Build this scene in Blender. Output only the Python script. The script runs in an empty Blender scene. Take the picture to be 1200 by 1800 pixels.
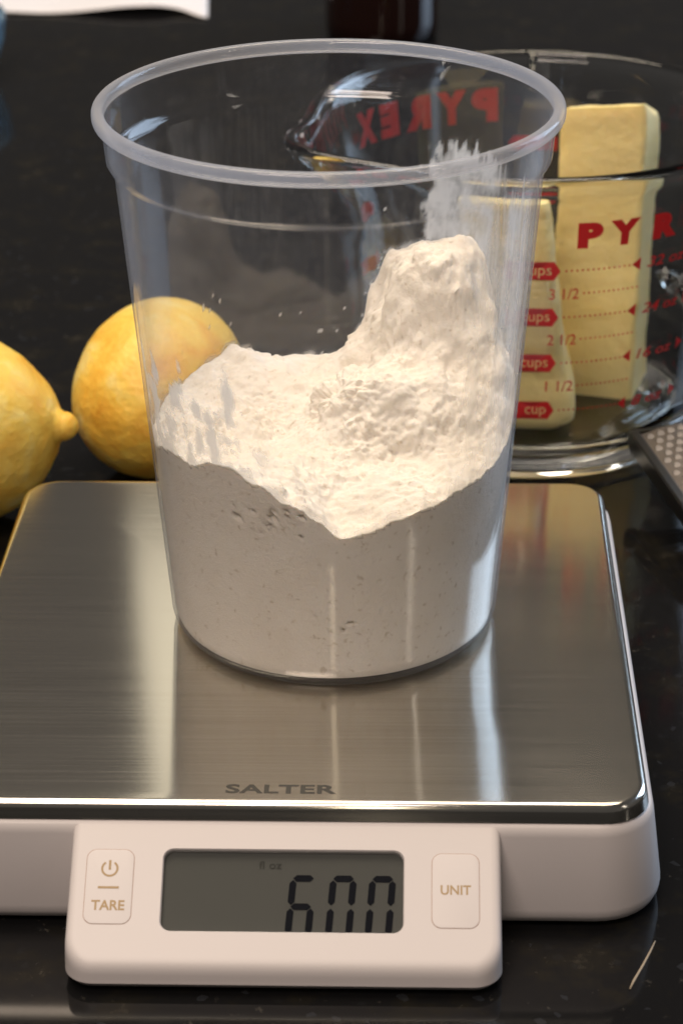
import bpy, math, random
from math import sin, cos, pi, radians as R, sqrt, atan2, exp, hypot
from mathutils import Vector, Matrix, noise

S = 0.001                      # everything below is written in millimetres
CT = -32.0                     # countertop height; z = 0 is the top of the scale's steel tray
sc = bpy.context.scene
col = sc.collection
rnd = random.Random(7)

# ------------------------------------------------------------------ camera
cd = bpy.data.cameras.new('camera')
cam = bpy.data.objects.new('camera', cd)
col.objects.link(cam)
sc.camera = cam
fw = Vector((8.12091e-04, 0.899150356, -0.437639096))
up = Vector((0.01027553, 0.43760863, 0.89910683))
rt = Vector((0.99994688, -0.00522713, -0.00888387))
M3 = Matrix((rt, up, -fw)).transposed()
cam.matrix_world = Matrix.Translation(Vector((1.6318, -591.743, 317.616)) * S) @ M3.to_4x4()
cd.sensor_fit = 'VERTICAL'
cd.sensor_height = 24.0
cd.sensor_width = 24.0
cd.lens = 4334.5 / 1800 * 24
cd.clip_start = 0.02
cd.clip_end = 50
cd.dof.use_dof = True
cd.dof.focus_distance = 0.63
cd.dof.aperture_fstop = 14.5

# ------------------------------------------------------------------ world and lamps
w = bpy.data.worlds.new('World')
sc.world = w
w.use_nodes = True
bg = w.node_tree.nodes['Background']
bg.inputs[0].default_value = (0.95, 0.88, 0.82, 1)
bg.inputs[1].default_value = 0.07

def lamp(name, loc, target, sx, sy, power, colr, spread=180):
    l = bpy.data.lights.new(name, 'AREA')
    l.shape = 'RECTANGLE'
    l.size, l.size_y = sx, sy
    l.energy = power
    l.color = colr
    l.spread = R(spread)
    o = bpy.data.objects.new(name, l)
    col.objects.link(o)
    o.location = loc
    d = Vector(target) - Vector(loc)
    o.rotation_euler = d.to_track_quat('-Z', 'Y').to_euler()
    return o

lamp('ceiling_light', (-0.14, 0.36, 1.30), (0, 0.05, 0.05), 1.2, 0.8, 19, (1, 0.85, 0.67))
lamp('back_light', (-0.165, 1.60, 0.99), (0, 0, 0), 0.12, 0.48, 0.17, (1, 0.9, 0.7))
lamp('window_light', (1.22, 0.90, 0.62), (0, 0.05, 0.03), 0.8, 0.9, 13, (0.60, 0.77, 1.0))
lamp('room_light', (-0.40, -0.95, 1.55), (0, 0, 0), 0.8, 0.6, 15.5, (1, 0.83, 0.71))
lamp('streak_light', (-0.06, -2.0, 0.95), (0, 0, 0), 0.09, 0.9, 1.3, (1, 0.84, 0.62))  # narrow lamp added behind the camera for thin vertical streaks on the tub
lamp('streak_light', (1.35, -0.95, 0.75), (0, 0, 0), 0.05, 0.8, 0.9, (1, 0.9, 0.78))  # second added lamp, off to the right, for another streak reflection

sc.render.engine = 'CYCLES'
sc.view_settings.view_transform = 'Standard'
sc.view_settings.look = 'None'
sc.view_settings.exposure = 0.25
sc.view_settings.gamma = 1.0
sc.view_settings.use_curve_mapping = False
cy = sc.cycles
cy.max_bounces = 18
cy.diffuse_bounces = 5
cy.glossy_bounces = 6
cy.transmission_bounces = 14
cy.transparent_max_bounces = 32
cy.sample_clamp_indirect = 6
cy.use_denoising = True

# ------------------------------------------------------------------ helpers
BASE = {}

def thing(name, label, cat, base, rz=0, group=None):
    o = bpy.data.objects.new(name, None)
    col.objects.link(o)
    o.empty_display_size = 0.01
    o.location = Vector(base) * S
    o.rotation_euler = (0, 0, rz)
    o['label'] = label
    o['category'] = cat
    if group:
        o['group'] = group
    b = Vector(base)
    if rz:
        b = Matrix.Rotation(-rz, 3, 'Z') @ b
    BASE[o.name] = b
    return o

def obj(name, verts, faces, mat, parent=None, base=None, smooth=True, label=None):
    b = BASE[parent.name] if parent is not None else Vector(base or (0, 0, 0))
    me = bpy.data.meshes.new(name)
    me.from_pydata([((v[0] - b[0]) * S, (v[1] - b[1]) * S, (v[2] - b[2]) * S) for v in verts], [], faces)
    me.update()
    if mat:
        me.materials.append(mat)
    if smooth:
        me.polygons.foreach_set('use_smooth', [True] * len(me.polygons))
    o = bpy.data.objects.new(name, me)
    col.objects.link(o)
    if parent is not None:
        o.parent = parent
    else:
        o.location = b * S
    BASE[o.name] = b
    if label:
        o['label'] = label
    return o

def auto(o, deg=35):
    me = o.data
    me.set_sharp_from_angle(angle=R(deg))
    return o

def tag(o, label, cat, group=None):
    o['label'] = label
    o['category'] = cat
    if group:
        o['group'] = group
    return o

def rrect(x0, x1, y0, y1, r, k=8):
    """rounded rectangle, 4*k points, counter-clockwise"""
    pts = []
    for cx, cy_, a0 in ((x1 - r, y1 - r, 0), (x0 + r, y1 - r, 90), (x0 + r, y0 + r, 180), (x1 - r, y0 + r, 270)):
        for i in range(k):
            a = R(a0 + 90 * i / (k - 1))
            pts.append((cx + r * cos(a), cy_ + r * sin(a)))
    return pts

def rrect2(x0, x1, y0, y1, rf, rb, k=8):
    pts = []
    for cx, cy_, a0, r in ((x1 - rb, y1 - rb, 0, rb), (x0 + rb, y1 - rb, 90, rb), (x0 + rf, y0 + rf, 180, rf), (x1 - rf, y0 + rf, 270, rf)):
        for i in range(k):
            a = R(a0 + 90 * i / (k - 1))
            pts.append((cx + r * cos(a), cy_ + r * sin(a)))
    return pts

def loft(rings, closed=True, cap0=True, cap1=True):
    n = len(rings[0])
    v = [p for r_ in rings for p in r_]
    f = []
    for j in range(len(rings) - 1):
        for i in range(n if closed else n - 1):
            a, b = j * n + i, j * n + (i + 1) % n
            f.append((a, b, b + n, a + n))
    if cap0:
        f.append(tuple(range(n - 1, -1, -1)))
    if cap1:
        m = (len(rings) - 1) * n
        f.append(tuple(range(m, m + n)))
    return v, f

def lathe(prof, seg=128, cx=0, cy_=0, cap0=False, cap1=False, warp=None, closed_prof=False):
    """prof: list of (r, z); angle 0 faces the camera, + to the right"""
    v, f = [], []
    n = len(prof)
    for r_, z in prof:
        for i in range(seg):
            a = 2 * pi * i / seg
            rr, zz = (r_, z) if warp is None else warp(r_, z, a)
            v.append((cx + rr * sin(a), cy_ - rr * cos(a), zz))
    for j in range(n if closed_prof else n - 1):
        j2 = (j + 1) % n
        for i in range(seg):
            i2 = (i + 1) % seg
            f.append((j * seg + i, j * seg + i2, j2 * seg + i2, j2 * seg + i))
    if cap0:
        f.append(tuple(range(seg - 1, -1, -1)))
    if cap1:
        f.append(tuple(range((n - 1) * seg, n * seg)))
    return v, f

def box_between(o, ax, ay, az):
    """8-vertex box from a corner and three edge vectors"""
    o, ax, ay, az = map(Vector, (o, ax, ay, az))
    v = [o, o + ax, o + ax + ay, o + ay]
    v = v + [p + az for p in v]
    f = [(0, 3, 2, 1), (4, 5, 6, 7), (0, 1, 5, 4), (1, 2, 6, 5), (2, 3, 7, 6), (3, 0, 4, 7)]
    return v, f

def smooth01(t):
    t = max(0.0, min(1.0, t))
    return t * t * (3 - 2 * t)

# ---- text: built from the built-in font, returned as flat triangles
def curve_mesh(cu):
    o = bpy.data.objects.new('tmp', cu)
    col.objects.link(o)
    dg = bpy.context.evaluated_depsgraph_get()
    oe = o.evaluated_get(dg)
    me = oe.to_mesh()
    v = [tuple(p.co) for p in me.vertices]
    f = [tuple(p.vertices) for p in me.polygons]
    oe.to_mesh_clear()
    bpy.data.objects.remove(o)
    return v, f

def text2d(s, bold=0.0, space=1.0, frame=None):
    """-> (verts 2-D, faces, bbox). frame: outline around the text's bbox, text becomes a cut-out"""
    cu = bpy.data.curves.new('t', 'FONT')
    cu.body = s
    cu.offset = bold
    cu.space_character = space
    cu.resolution_u = 4
    if frame is not None:
        o = bpy.data.objects.new('tmp', cu)
        col.objects.link(o)
        dg = bpy.context.evaluated_depsgraph_get()
        src = o.to_curve(dg)
        c2 = bpy.data.curves.new('t2', 'CURVE')
        c2.dimensions = '2D'
        c2.fill_mode = 'BOTH'
        c2.resolution_u = 4
        for sp0 in src.splines:
            sp = c2.splines.new('BEZIER')
            sp.bezier_points.add(len(sp0.bezier_points) - 1)
            for p, q in zip(sp.bezier_points, sp0.bezier_points):
                p.handle_left_type = p.handle_right_type = 'FREE'
                p.co, p.handle_left, p.handle_right = q.co, q.handle_left, q.handle_right
            sp.use_cyclic_u = True
        o.to_curve_clear()
        bpy.data.objects.remove(o)
        sp = c2.splines.new('POLY')
        sp.points.add(len(frame) - 1)
        for p, q in zip(sp.points, frame):
            p.co = (q[0], q[1], 0, 1)
        sp.use_cyclic_u = True
        cu = c2
    v, f = curve_mesh(cu)
    xs = [p[0] for p in v]
    ys = [p[1] for p in v]
    return [(p[0], p[1]) for p in v], f, (min(xs), max(xs), min(ys), max(ys))

def fit_text(s, x0, x1, y0, y1, bold=0.0, space=1.0):
    v, f, (a, b, c, d) = text2d(s, bold, space)
    return [(x0 + (p[0] - a) / (b - a) * (x1 - x0), y0 + (p[1] - c) / (d - c) * (y1 - y0)) for p in v], f

# ------------------------------------------------------------------ materials
def mat(name):
    m = bpy.data.materials.new(name)
    m.use_nodes = True
    nt = m.node_tree
    return m, nt, nt.nodes['Principled BSDF'], nt.nodes['Material Output']

def N(nt, kind, **kw):
    n = nt.nodes.new(kind)
    for k, v in kw.items():
        if k.startswith('i_'):
            key = k[2:]
            key = int(key) if key.isdigit() else key.replace('_', ' ')
            n.inputs[key].default_value = v
        else:
            setattr(n, k, v)
    return n

def ramp(nt, stops, interp='LINEAR'):
    n = nt.nodes.new('ShaderNodeValToRGB')
    n.color_ramp.interpolation = interp
    e = n.color_ramp.elements
    while len(e) < len(stops):
        e.new(0.5)
    for i, (p, c) in enumerate(stops):
        e[i].position = p
        e[i].color = (*c, 1) if len(c) == 3 else c
    return n

def plain(name, c, rough=0.5, metal=0.0, spec=0.5, coat=0.0, bump=None, **kw):
    m, nt, b, out = mat(name)
    b.inputs['Base Color'].default_value = (*c, 1)
    b.inputs['Roughness'].default_value = rough
    b.inputs['Metallic'].default_value = metal
    b.inputs['Specular IOR Level'].default_value = spec
    b.inputs['Coat Weight'].default_value = coat
    for k, v in kw.items():
        b.inputs[k.replace('_', ' ')].default_value = v
    if bump:
        tc = N(nt, 'ShaderNodeTexCoord')
        nz = N(nt, 'ShaderNodeTexNoise', i_Scale=bump[0], i_Detail=3.0)
        bp = N(nt, 'ShaderNodeBump', i_Strength=bump[1], i_Distance=bump[2])
        nt.links.new(tc.outputs['Object'], nz.inputs['Vector'])
        nt.links.new(nz.outputs['Fac'], bp.inputs['Height'])
        nt.links.new(bp.outputs['Normal'], b.inputs['Normal'])
    return m

def m_granite():
    m, nt, b, out = mat('black_granite')
    tc = N(nt, 'ShaderNodeTexCoord')
    L = nt.links.new
    n1 = N(nt, 'ShaderNodeTexNoise', i_Scale=55.0, i_Detail=6.0, i_Roughness=0.7)
    n2 = N(nt, 'ShaderNodeTexVoronoi', i_Scale=520.0, i_Randomness=1.0)
    n3 = N(nt, 'ShaderNodeTexNoise', i_Scale=190.0, i_Detail=4.0, i_Roughness=0.75)
    for n in (n1, n2, n3):
        L(tc.outputs['Object'], n.inputs['Vector'])
    r1 = ramp(nt, [(0.50, (0.006, 0.006, 0.0065)), (0.62, (0.010, 0.009, 0.007)), (0.72, (0.030, 0.026, 0.02))])
    L(n1.outputs['Fac'], r1.inputs[0])
    r3 = ramp(nt, [(0.63, (0, 0, 0)), (0.72, (0.03, 0.027, 0.022)), (0.82, (0.09, 0.09, 0.09))])
    L(n3.outputs['Fac'], r3.inputs[0])
    sep = N(nt, 'ShaderNodeSeparateColor')
    L(n2.outputs['Color'], sep.inputs[0])
    r2 = ramp(nt, [(0.955, (0, 0, 0)), (0.965, (0.02, 0.022, 0.025)), (0.985, (0.07, 0.08, 0.1))], 'CONSTANT')
    L(sep.outputs[0], r2.inputs[0])
    a1 = N(nt, 'ShaderNodeMix', data_type='RGBA', blend_type='ADD')
    a1.inputs[0].default_value = 1
    a2 = N(nt, 'ShaderNodeMix', data_type='RGBA', blend_type='ADD')
    a2.inputs[0].default_value = 0.12
    L(r1.outputs[0], a1.inputs[6]); L(r3.outputs[0], a1.inputs[7])
    L(a1.outputs[2], a2.inputs[6]); L(r2.outputs[0], a2.inputs[7])
    L(a2.outputs[2], b.inputs['Base Color'])
    sm = N(nt, 'ShaderNodeTexNoise', i_Scale=9.0, i_Detail=3.0)
    L(tc.outputs['Object'], sm.inputs['Vector'])
    rr = ramp(nt, [(0.35, (0.06, 0.06, 0.06)), (0.7, (0.13, 0.13, 0.13))])
    L(sm.outputs['Fac'], rr.inputs[0])
    L(rr.outputs[0], b.inputs['Roughness'])
    b.inputs['Specular IOR Level'].default_value = 0.22
    return m

ANG = -0.0357
def m_steel():
    m, nt, b, out = mat('brushed_steel')
    L = nt.links.new
    tc = N(nt, 'ShaderNodeTexCoord')
    mp = N(nt, 'ShaderNodeMapping')
    mp.inputs['Scale'].default_value = (14, 2300, 400)
    nz = N(nt, 'ShaderNodeTexNoise', i_Scale=1.0, i_Detail=3.0)
    L(tc.outputs['Object'], mp.inputs['Vector']); L(mp.outputs[0], nz.inputs['Vector'])
    cr = ramp(nt, [(0.3, (0.60, 0.575, 0.52)), (0.7, (0.68, 0.655, 0.60))])
    L(nz.outputs['Fac'], cr.inputs[0]); L(cr.outputs[0], b.inputs['Base Color'])
    rr = ramp(nt, [(0.3, (0.115, 0.115, 0.115)), (0.7, (0.145, 0.145, 0.145))])
    L(nz.outputs['Fac'], rr.inputs[0]); L(rr.outputs[0], b.inputs['Roughness'])
    b.inputs['Metallic'].default_value = 1
    b.inputs['Anisotropic'].default_value = 0.85
    tg = N(nt, 'ShaderNodeCombineXYZ')
    tg.inputs[0].default_value = -sin(ANG)
    tg.inputs[1].default_value = cos(ANG)
    L(tg.outputs[0], b.inputs['Tangent'])
    bp = N(nt, 'ShaderNodeBump', i_Strength=0.035, i_Distance=0.0001)
    L(nz.outputs['Fac'], bp.inputs['Height']); L(bp.outputs[0], b.inputs['Normal'])
    return m

def m_polypropylene(name, haze, dust=False):
    m, nt, b, out = mat(name)
    nt.nodes.remove(b)
    L = nt.links.new
    lw = N(nt, 'ShaderNodeLayerWeight', i_Blend=0.5)
    p5 = N(nt, 'ShaderNodeMath', operation='POWER'); p5.inputs[1].default_value = 5
    L(lw.outputs['Facing'], p5.inputs[0])
    fr = N(nt, 'ShaderNodeMath', operation='MULTIPLY_ADD'); fr.inputs[1].default_value = 0.45; fr.inputs[2].default_value = 0.04
    L(p5.outputs[0], fr.inputs[0])
    p2 = N(nt, 'ShaderNodeMath', operation='POWER'); p2.inputs[1].default_value = 3
    L(lw.outputs['Facing'], p2.inputs[0])
    hz = N(nt, 'ShaderNodeMath', operation='MULTIPLY_ADD'); hz.inputs[1].default_value = 0.22; hz.inputs[2].default_value = haze
    L(p2.outputs[0], hz.inputs[0])
    tr = N(nt, 'ShaderNodeBsdfTransparent'); tr.inputs[0].default_value = (0.97, 0.97, 0.975, 1)
    df = N(nt, 'ShaderNodeBsdfDiffuse'); df.inputs[0].default_value = (0.76, 0.80, 0.90, 1)
    tl = N(nt, 'ShaderNodeBsdfTranslucent'); tl.inputs[0].default_value = (0.76, 0.80, 0.90, 1)
    hm = N(nt, 'ShaderNodeMixShader', i_0=0.55)
    L(df.outputs[0], hm.inputs[1]); L(tl.outputs[0], hm.inputs[2])
    m1 = N(nt, 'ShaderNodeMixShader')
    L(hz.outputs[0], m1.inputs[0]); L(tr.outputs[0], m1.inputs[1]); L(hm.outputs[0], m1.inputs[2])
    last = m1
    if dust:
        at = N(nt, 'ShaderNodeAttribute', attribute_name='dust')
        d2 = N(nt, 'ShaderNodeBsdfDiffuse'); d2.inputs[0].default_value = (0.88, 0.85, 0.80, 1)
        t2 = N(nt, 'ShaderNodeBsdfTranslucent'); t2.inputs[0].default_value = (0.88, 0.85, 0.80, 1)
        dm = N(nt, 'ShaderNodeMixShader', i_0=0.62)
        L(d2.outputs[0], dm.inputs[1]); L(t2.outputs[0], dm.inputs[2])
        m2 = N(nt, 'ShaderNodeMixShader')
        L(at.outputs['Fac'], m2.inputs[0]); L(m1.outputs[0], m2.inputs[1]); L(dm.outputs[0], m2.inputs[2])
        last = m2
    gl = N(nt, 'ShaderNodeBsdfGlossy'); gl.inputs['Roughness'].default_value = 0.08
    tc = N(nt, 'ShaderNodeTexCoord')
    nz = N(nt, 'ShaderNodeTexNoise', i_Scale=60.0, i_Detail=2.0)
    L(tc.outputs['Object'], nz.inputs['Vector'])
    bp = N(nt, 'ShaderNodeBump', i_Strength=0.05, i_Distance=0.0006)
    L(nz.outputs['Fac'], bp.inputs['Height']); L(bp.outputs[0], gl.inputs['Normal'])
    mx = N(nt, 'ShaderNodeMixShader')
    L(fr.outputs[0], mx.inputs[0]); L(last.outputs[0], mx.inputs[1]); L(gl.outputs[0], mx.inputs[2])
    L(mx.outputs[0], out.inputs[0])
    return m

def m_flour():
    m, nt, b, out = mat('flour')
    L = nt.links.new
    tc = N(nt, 'ShaderNodeTexCoord')
    n1 = N(nt, 'ShaderNodeTexNoise', i_Scale=90.0, i_Detail=5.0)
    n2 = N(nt, 'ShaderNodeTexNoise', i_Scale=900.0, i_Detail=4.0, i_Roughness=0.7)
    L(tc.outputs['Object'], n1.inputs['Vector']); L(tc.outputs['Object'], n2.inputs['Vector'])
    cr = ramp(nt, [(0.3, (0.85, 0.79, 0.70)), (0.7, (0.90, 0.85, 0.77))])
    L(n1.outputs['Fac'], cr.inputs[0])
    n3 = N(nt, 'ShaderNodeTexNoise', i_Scale=520.0, i_Detail=3.0, i_Roughness=0.6)
    L(tc.outputs['Object'], n3.inputs['Vector'])
    sp = ramp(nt, [(0.29, (0.78, 0.74, 0.69)), (0.40, (1, 1, 1))])
    L(n3.outputs['Fac'], sp.inputs[0])
    mu = N(nt, 'ShaderNodeMix', data_type='RGBA', blend_type='MULTIPLY')
    mu.inputs[0].default_value = 1
    L(cr.outputs[0], mu.inputs[6]); L(sp.outputs[0], mu.inputs[7])
    L(mu.outputs[2], b.inputs['Base Color'])
    b.inputs['Roughness'].default_value = 0.95
    b.inputs['Subsurface Weight'].default_value = 0.3
    b.inputs['Subsurface Radius'].default_value = (0.0012, 0.0010, 0.0007)
    b.inputs['Subsurface Scale'].default_value = 1.0
    b.inputs['Specular IOR Level'].default_value = 0.1
    bp = N(nt, 'ShaderNodeBump', i_Strength=0.6, i_Distance=0.0006)
    L(n2.outputs['Fac'], bp.inputs['Height']); L(bp.outputs[0], b.inputs['Normal'])
    return m

def m_lemon(seed):
    m, nt, b, out = mat('lemon_peel')
    L = nt.links.new
    tc = N(nt, 'ShaderNodeTexCoord')
    mp = N(nt, 'ShaderNodeMapping'); mp.inputs['Location'].default_value = (seed, seed * 2.3, 0)
    L(tc.outputs['Object'], mp.inputs['Vector'])
    n1 = N(nt, 'ShaderNodeTexNoise', i_Scale=48.0, i_Detail=4.0, i_Roughness=0.6, i_Distortion=0.6)
    n2 = N(nt, 'ShaderNodeTexNoise', i_Scale=600.0, i_Detail=2.0)
    n3 = N(nt, 'ShaderNodeTexVoronoi', i_Scale=420.0)
    for n in (n1, n2, n3):
        L(mp.outputs[0], n.inputs['Vector'])
    cr = ramp(nt, [(0.30, (0.84, 0.70, 0.27)), (0.44, (0.82, 0.58, 0.11)), (0.57, (0.79, 0.48, 0.065)), (0.72, (0.73, 0.36, 0.04))])
    L(n1.outputs['Fac'], cr.inputs[0]); L(cr.outputs[0], b.inputs['Base Color'])
    b.inputs['Roughness'].default_value = 0.48
    b.inputs['Subsurface Weight'].default_value = 0.25
    b.inputs['Subsurface Radius'].default_value = (0.004, 0.0022, 0.0006)
    b.inputs['Subsurface Scale'].default_value = 1.0
    ad = N(nt, 'ShaderNodeMath', operation='ADD')
    L(n3.outputs['Distance'], ad.inputs[0]); L(n2.outputs['Fac'], ad.inputs[1])
    bp = N(nt, 'ShaderNodeBump', i_Strength=0.32, i_Distance=0.0006)
    L(ad.outputs[0], bp.inputs['Height']); L(bp.outputs[0], b.inputs['Normal'])
    return m

def m_butter():
    m, nt, b, out = mat('butter')
    L = nt.links.new
    tc = N(nt, 'ShaderNodeTexCoord')
    n1 = N(nt, 'ShaderNodeTexNoise', i_Scale=40.0, i_Detail=3.0)
    n2 = N(nt, 'ShaderNodeTexNoise', i_Scale=260.0, i_Detail=3.0)
    L(tc.outputs['Object'], n1.inputs['Vector']); L(tc.outputs['Object'], n2.inputs['Vector'])
    cr = ramp(nt, [(0.3, (0.88, 0.70, 0.30)), (0.7, (0.90, 0.76, 0.38))])
    L(n1.outputs['Fac'], cr.inputs[0]); L(cr.outputs[0], b.inputs['Base Color'])
    b.inputs['Roughness'].default_value = 0.5
    b.inputs['Subsurface Weight'].default_value = 0.3
    b.inputs['Subsurface Radius'].default_value = (0.004, 0.003, 0.0012)
    b.inputs['Subsurface Scale'].default_value = 1.0
    bp = N(nt, 'ShaderNodeBump', i_Strength=0.5, i_Distance=0.0012)
    L(n2.outputs['Fac'], bp.inputs['Height']); L(bp.outputs[0], b.inputs['Normal'])
    return m

def m_glass(name, c, rough=0.0, ior=1.47):
    return plain(name, c, rough, 0, 0.5, Transmission_Weight=1.0, IOR=ior)

def m_clear_cover():
    m, nt, b, out = mat('clear_cover')
    nt.nodes.remove(b)
    L = nt.links.new
    lw = N(nt, 'ShaderNodeLayerWeight', i_Blend=0.5)
    p5 = N(nt, 'ShaderNodeMath', operation='POWER'); p5.inputs[1].default_value = 5
    L(lw.outputs['Facing'], p5.inputs[0])
    fr = N(nt, 'ShaderNodeMath', operation='MULTIPLY_ADD'); fr.inputs[1].default_value = 0.9; fr.inputs[2].default_value = 0.045
    L(p5.outputs[0], fr.inputs[0])
    tr = N(nt, 'ShaderNodeBsdfTransparent'); tr.inputs[0].default_value = (0.9, 0.9, 0.9, 1)
    gl = N(nt, 'ShaderNodeBsdfGlossy'); gl.inputs['Roughness'].default_value = 0.05
    mx = N(nt, 'ShaderNodeMixShader')
    L(fr.outputs[0], mx.inputs[0]); L(tr.outputs[0], mx.inputs[1]); L(gl.outputs[0], mx.inputs[2])
    L(mx.outputs[0], out.inputs[0])
    return m

GRANITE = m_granite()
STEEL = m_steel()
WHITE = plain('white_plastic', (0.60, 0.562, 0.565), 0.42, spec=0.4, bump=(1500, 0.08, 0.0002))
RUBBER = plain('grey_rubber', (0.03, 0.03, 0.03), 0.7)
LCD = plain('lcd_panel', (0.112, 0.116, 0.108), 0.5, spec=0.1)
SEG = plain('lcd_segment', (0.006, 0.007, 0.012), 0.6, spec=0.03)
SEGF = plain('lcd_faint_segment', (0.07, 0.072, 0.066), 0.6, spec=0.05)
PRINT = plain('tan_print', (0.36, 0.25, 0.13), 0.6)
GROOVE = plain('button_groove', (0.30, 0.17, 0.12), 0.7)
ENGRAVE = plain('grey_print', (0.05, 0.047, 0.04), 0.5, spec=0.2)
PP_WALL = m_polypropylene('clear_polypropylene', 0.012, True)
PP_RIM = m_polypropylene('clear_polypropylene_rim', 0.28)
FLOUR = m_flour()
BUTTER = m_butter()
GLASS = m_glass('clear_glass', (0.97, 0.985, 0.975))
BLUEGLASS = plain('pale_blue_glass', (0.50, 0.72, 0.90), 0.05, Transmission_Weight=0.8, IOR=1.45)
RED = plain('red_print', (0.62, 0.022, 0.025), 0.4)
AMBER = plain('dark_brown_glass', (0.012, 0.004, 0.003), 0.08, coat=0.5)
PAPER = plain('white_paper', (0.78, 0.76, 0.78), 0.8, bump=(60, 0.2, 0.001))
GMETAL = plain('grater_steel', (0.22, 0.20, 0.19), 0.42, 1.0, bump=(300, 0.2, 0.0005))
BLACK = plain('black_plastic', (0.008, 0.008, 0.008), 0.4)
MARK = plain('pale_mark', (0.26, 0.21, 0.15), 0.7)
COVER = m_clear_cover()

# ------------------------------------------------------------------ countertop
v, f = loft([[(x, y, CT - 40) for x, y in rrect(-1100, 1100, -900, 1500, 12)],
             [(x, y, CT - 2) for x, y in rrect(-1100, 1100, -900, 1500, 12)],
             [(x, y, CT) for x, y in rrect(-1098, 1098, -898, 1498, 10)]])
o = obj('countertop', v, f, GRANITE, base=(0, 0, CT), smooth=False)
o['kind'] = 'structure'

# ------------------------------------------------------------------ kitchen scale
XL, XR, YF, YB = -96.2, 78.3, -97.8, 83.1
ks = thing('kitchen_scale', 'white digital kitchen scale with brushed steel tray on black countertop', 'scale', (0, 0, CT), ANG)

def ring(e, r, z):
    return [(x, y, z) for x, y in rrect(XL - e, XR + e, YF - e, YB + e, r, 10)]
rings = []
for e, z in ((-3.2, -1.2), (-1.9, -4.0), (-1.5, -4.2), (-1.0, -4.2)):
    pass
tr_ = [(-0.9, -1.3), (-0.35, -4.4), (0.0, -4.4), (-0.5, -1.75), (-0.62, -1.2), (-0.98, -0.62), (-1.5, -0.2), (-2.1, -0.03), (-2.8, 0.0)]
v, f = loft([ring(e, 11.5 + e, z) for e, z in tr_], cap0=True, cap1=True)
auto(obj('tray', v, f, STEEL, ks), 50)
# white body
bd = [(-3, -31.0), (1.4, -31.0), (2.9, -30.2), (3.7, -28.4), (3.9, -26.5), (1.5, -7.5), (0.9, -5.4), (0.0, -4.7), (-4, -4.6)]
v, f = loft([ring(e, 13.0 + e, z) for e, z in bd])
auto(obj('body', v, f, WHITE, ks), 50)
for x in (XL + 16, XR - 16):
    for y in (YF + 16, YB - 16):
        v, f = lathe([(5.5, CT), (6, CT + .3), (6, -30.5)], 24, x, y, True, True)
        obj('foot', v, f, RUBBER, ks)
# display console: slanted frame (x, s down the slope, n out of the face)
sv = Vector((0, -27.5, -19.0)).normalized()
nv = Vector((0, -19.0, 27.5)).normalized() * 1.0
nv = Vector((0, -sv.z * -1, -sv.y)) if False else Vector((0, sv.z, -sv.y))
OA = Vector((0, -99.5, -5.0))
def SL(x, s, n=0.0):
    return OA + Vector((x, 0, 0)) + sv * s + nv * n
def slz(y):
    return OA.z + (y - OA.y) * sv.z / sv.y
hx0, hx1 = -58.6, 42.2
def hring(e, drop=None, z=None, yb=-99.15):
    pts = []
    for x, y in rrect2(hx0 - e, hx1 + e, -128.2 - e, yb, 6.5 + e, 0.2, 10):
        pts.append((x, y, z if z is not None else min(slz(y), -4.75) - drop))
    return pts
hr = [hring(-2.6, z=-31.2), hring(-0.8, z=-30.8), hring(0.5, z=-29.2)]
for e, d in ((0.3, 3.2), (0.2, 2.1), (-0.05, 1.2), (-0.5, 0.5), (-1.15, 0.12), (-1.9, 0.0)):
    hr.append(hring(e, d))
hr.append(hring(-2.3, 0.0, yb=-99.6))
hr.append(hring(-2.8, 0.0, yb=-100.0))
# opening ring in the slanted face, matched point for point
def sring(x0, x1, s0, s1, r, n, k=10):
    return [tuple(SL(x, -y, n)) for x, y in rrect(x0, x1, -s1, -s0, r, k)]
LX0, LX1, LS0, LS1 = -37.0, 19.9, 5.6, 26.2
hr.append(sring(LX0, LX1, LS0, LS1, 2.6, 0.0))
hr.append(sring(LX0 + .25, LX1 - .25, LS0 + .25, LS1 - .25, 2.4, -0.35))
hr.append(sring(LX0 + .3, LX1 - .3, LS0 + .3, LS1 - .3, 2.4, -1.9))
v, f = loft(hr, cap1=False)
con = auto(obj('display_console', v, f, WHITE, ks), 40)
v, f = loft([sring(LX0 - 2, LX1 + 2, LS0 - 2, LS1 + 2.5, 2, -2.6), sring(LX0 - 2, LX1 + 2, LS0 - 2, LS1 + 2.5, 2, -1.75)])
scr = auto(obj('screen', v, f, LCD, ks))
v, f = loft([sring(LX0 + .28, LX1 - .28, LS0 + .28, LS1 - .28, 2.4, -0.9), sring(LX0 + .28, LX1 - .28, LS0 + .28, LS1 - .28, 2.4, -0.6)])
auto(obj('screen_cover', v, f, COVER, ks))
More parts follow.
